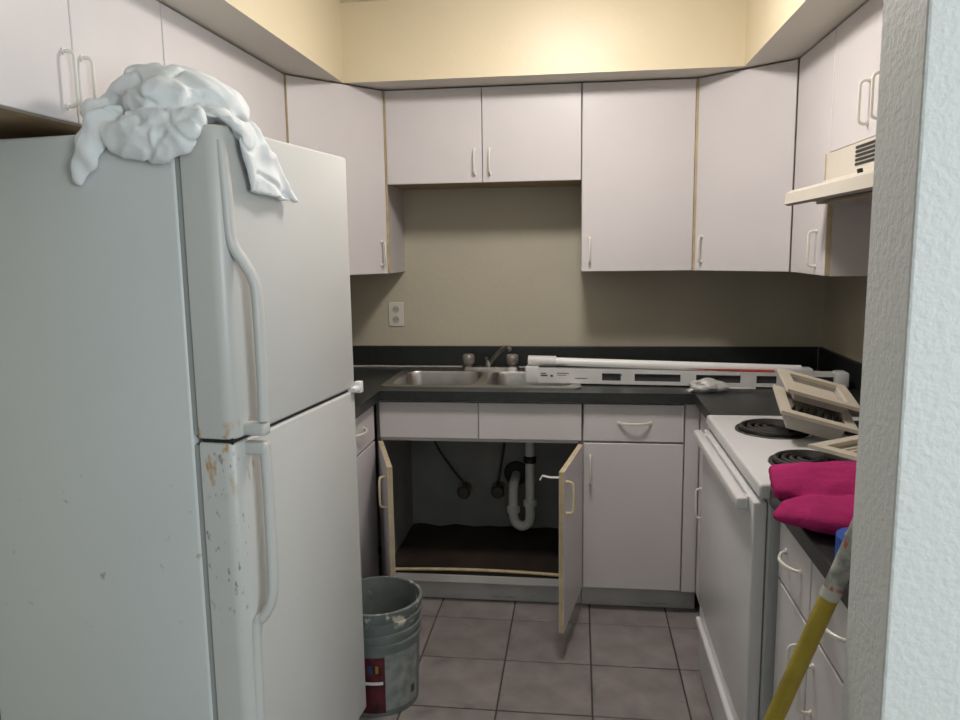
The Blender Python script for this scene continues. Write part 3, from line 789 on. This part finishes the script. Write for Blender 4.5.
def wrap(name, a0, a1, z0, z1, mt, off=.0012):
    bm = NB(); n_ = 14
    for i in range(n_):
        q = [math.radians(a0 + (a1 - a0) * (i + e) / n_) for e in (0, 1)]
        v = [bm.verts.new((BX + (rad(z) + off) * math.cos(a), BYc + (rad(z) + off) * math.sin(a), z)) for a, z in ((q[0], z0), (q[1], z0), (q[1], z1), (q[0], z1))]
        bm.faces.new(v)
    bmesh.ops.remove_doubles(bm, verts=bm.verts[:], dist=1e-5)
    return obj(name, bm, mt, t, smooth=True)
lb = wrap('label_panel', 205, 292, .012, .205, M_red)
wrap('label_panel', 292, 350, .020, .212, M_lab)
wrap('label_stripe', 205, 289, .112, .123, M_white, .0022)
wrap('label_print', 268, 275, .150, .180, mat('label_blue', (.03, .06, .16), .5), .0022)
wrap('label_print', 279, 283, .152, .178, mat('label_yellow', (.34, .22, .03), .5), .0022)
wrap('label_print', 334, 342, .050, .075, M_print, .0022)

# ================================================================== YELLOW POLE
t = thing('broom_pole', 'yellow pole with paper label leaning against the near wall end', 'pole', (.040, 1.26, 0))
A, B = Vector((.100, 1.262, .004)), Vector((.463, 1.145, 1.20))
def along(z): return A + (B - A) * ((z - A.z) / (B.z - A.z))
bm = NB(); tube(bm, [along(z) for z in (.004, .3, .6, .9, 1.19)], .0138, 18); obj('shaft', bm, M_pole, t, smooth=True)
bm = NB(); tube(bm, [along(z) for z in (1.188, 1.196, 1.20)], [.0142, .0142, .010], 18); obj('end_cap', bm, M_black, t, smooth=True)
M_sleeve = mat('label_sleeve', (.58, .56, .50), .5, col2=(.16, .17, .16), vscale=38)
stain(M_sleeve, (.42, .10, .05), 26, .60, .66, (1, 1, 1), 11.0)
stain(M_sleeve, (.30, .36, .12), 24, .61, .68, (1, 1, 1), 17.0)
bm = NB(); tube(bm, [along(z) for z in (.952, 1.0, 1.07, 1.13)], .0146, 18, caps=False); sl = obj('label_sleeve', bm, M_sleeve, t, smooth=True)
bm = NB(); tube(bm, [along(z) for z in (.940, .956)], .0149, 18, caps=False); obj('label_border', bm, mat('label_border', (.55, .54, .48), .5), sl, smooth=True)

# ================================================================== LONG PACKAGE ON THE COUNTER
t = thing('blind_package', 'long white packaged window blind lying across sink and back counter', 'package', (.41, 3.10, ZT + .008))
P0, P1 = Vector((-.210, 3.140, .921)), Vector((1.035, 3.075, .9185))
PM = frame_M(P0, P1 - P0); LL = (P1 - P0).length
def pbox(name, x0, x1, y0, y1, z0, z1, mt, parent=t, bev=.0, label=None):
    bm = NB(); box(bm, x0, x1, y0, y1, z0, z1, bev, 2, M=PM); return obj(name, bm, mt, parent, smooth=bev > 0, label=label)
# front rail built as frame with real cut-outs
wins = [(.310, .385), (.440, .620), (.680, .850), (.910, .985), (1.110, 1.195)]
h1 = .064
M_pack = mat('package_white', (.66, .66, .65), .38, var=.12, vscale=9)
bm = NB()
flat_pts = [(0, .0), (LL, .0), (LL, h1 - .008), (0, h1)]
tmp = NB()
holes = [[(a, .014), (b, .014), (b, .044), (a, .044)] for a, b in wins]
flat_ring(tmp, flat_pts, holes, 0, .004)
for v in tmp.verts: v.co = PM @ Vector((v.co.x, v.co.z, v.co.y))
obj('front_panel', tmp, M_pack, t); bm.free()
pbox('back_panel', 0, LL, .066, .070, 0, h1 - .008, M_pack)
pbox('bottom_panel', .002, LL - .002, .004, .066, 0, .003, M_pack)
pbox('top_panel', .16, LL - .002, .004, .066, h1 - .013, h1 - .010, M_pack)
pbox('slat_bundle', .01, LL - .01, .010, .062, .004, h1 - .016, M_print)
pbox('end_cap', -.004, .050, -.003, .073, -.001, h1 + .002, M_pack, bev=.004)
pbox('end_cap', LL - .045, LL + .006, -.004, .074, -.0005, h1 - .002, M_pack, bev=.010)
for i, (a, b, z0, z1) in enumerate(((.060, .088, .028, .034), (.060, .082, .038, .042), (.100, .110, .026, .034), (.128, .175, .040, .043), (.128, .165, .032, .034), (.20, .25, .020, .023), (.36, .39, .036, .040))):
    pbox('printed_mark', a, b, -.0006, .0002, z0, z1, M_print)
# rod on top
bm = NB()
tp = lambda x, y, z: PM @ Vector((x, y, z))
tube(bm, [tp(.005, .036, h1 + .022), tp(.12, .036, h1 + .021)], .0225, 14); obj('rod_sleeve', bm, M_pack, t, smooth=True)
bm = NB(); tube(bm, [tp(.10, .036, h1 + .021), tp(1.08, .036, h1 + .003)], .0170, 16); obj('rod', bm, M_white, t, smooth=True)
bm = NB(); tube(bm, [tp(.62, .0265, h1 + .004), tp(.98, .0255, h1 - .003)], [.0045, .0085], 10); obj('red_stripe', bm, M_redprint, t, smooth=True)
pbox('bracket', 1.0, 1.12, .005, .066, h1 - .010, h1 + .010, M_pack, bev=.004)

# crumpled bag in front of the package
bm = NB()
def blob(c, s, seed):
    r = bmesh.ops.create_icosphere(bm, subdivisions=4, radius=1.0)
    for v in r['verts']:
        p = v.co.copy(); k = 1 + .28 * noise.noise(p * 1.6 + Vector((seed, 0, 0))) + .10 * (1 - abs(noise.noise(p * 4 + Vector((0, seed, 0)))) * 2)
        v.co = Vector((c[0] + p.x * s[0] * k, c[1] + p.y * s[1] * k, max(c[2] + p.z * s[2] * k, ZT + .001)))
blob((.500, 3.010, ZT + .022), (.070, .040, .026), 1.0)
tube(bm, spline([(.55, 3.01, ZT + .016), (.61, 3.02, ZT + .012), (.68, 3.035, ZT + .010)], 5), .012, 8, flat=.007)
tube(bm, spline([(.45, 3.00, ZT + .014), (.43, 2.99, ZT + .009), (.418, 2.985, ZT + .006)], 5), .014, 8, flat=.005)
tag(obj('plastic_bag', bm, M_bag, smooth=True), 'crumpled clear plastic bag in front of the long package', 'bag')

# ================================================================== BEIGE VENT FRAMES ON THE RANGE
def vent_frame(label, c, rot, W=.205, D=.235, deep=.05, rim=.030, teeth=False, plain=False, group='beige plastic frames on the range'):
    """a square recessed plastic frame: rim on top, tapered box below; rot = Euler in degrees"""
    t = bpy.data.objects.new('vent_frame', None); C.objects.link(t)
    t.location = c; t.rotation_euler = [math.radians(a) for a in rot]
    t['label'] = label; t['category'] = 'vent frame'; t['group'] = group
    w, d = W / 2, D / 2
    bm = NB(); flat_ring(bm, [(-w, -d), (w, -d), (w, d), (-w, d)], [[(-w + rim, -d + rim), (w - rim, -d + rim), (w - rim, d - rim), (-w + rim, d - rim)]], -.004, .006)
    obj('rim', bm, M_beige, t, local=True)
    bm = NB(); a, b = w - rim + .004, d - rim + .004
    top = [(-a, -b), (a, -b), (a, b), (-a, b)]
    A = [bm.verts.new((x, y, -.004)) for x, y in top]; B = [bm.verts.new((x * .93, y * .93, -deep)) for x, y in top]
    A2 = [bm.verts.new((x * .96, y * .96, -.004)) for x, y in top]; B2 = [bm.verts.new((x * .89, y * .89, -deep + .004)) for x, y in top]
    for i in range(4):
        j = (i + 1) % 4
        bm.faces.new((A[i], A[j], B[j], B[i])); bm.faces.new((A2[i], B2[i], B2[j], A2[j])); bm.faces.new((A[i], A2[i], A2[j], A[j]))
    bm.faces.new(B); bm.faces.new(B2[::-1])
    obj('box', bm, M_beige_box, t, local=True)
    bm = NB(); box(bm, -a * .9, a * .9, -b * .9, b * .9, -.020, -.014, .002, 1); pl = obj('louver_plate', bm, M_beige if not teeth else M_beige_box, t, local=True)
    if teeth:
        for k in range(7):
            bm = NB(); x = -a * .78 + k * a * .26
            prism(bm, [(x - .008, -.0135), (x + .008, -.0135), (x, .012)], -b * .55, -b * .55 + .010, 'y'); obj('tooth', bm, M_black, pl, local=True)
    elif not plain:
        for k in range(5):
            bm = NB(); y = -b * .7 + k * b * .35; box(bm, -a * .85, a * .85, y - .004, y + .004, -.0139, -.008); obj('louver', bm, M_beige, pl, local=True)
    return t
vent_frame('lower of the two stacked beige plastic vent frames tilted on the range', (.672, 2.265, 1.008), (8, 14, -6), teeth=True, deep=.050)
vent_frame('upper of the two stacked beige plastic vent frames tilted on the range', (.690, 2.300, 1.058), (8, 15, -4), W=.20, D=.21, deep=.030, plain=True)
vent_frame('beige plastic vent frame lying flat on the range beside the magenta towel', (.715, 1.985, .964), (0, 0, 35), W=.20, D=.17, deep=.024)

for o in bpy.data.objects:
    if '_inv' in o: del o['_inv']
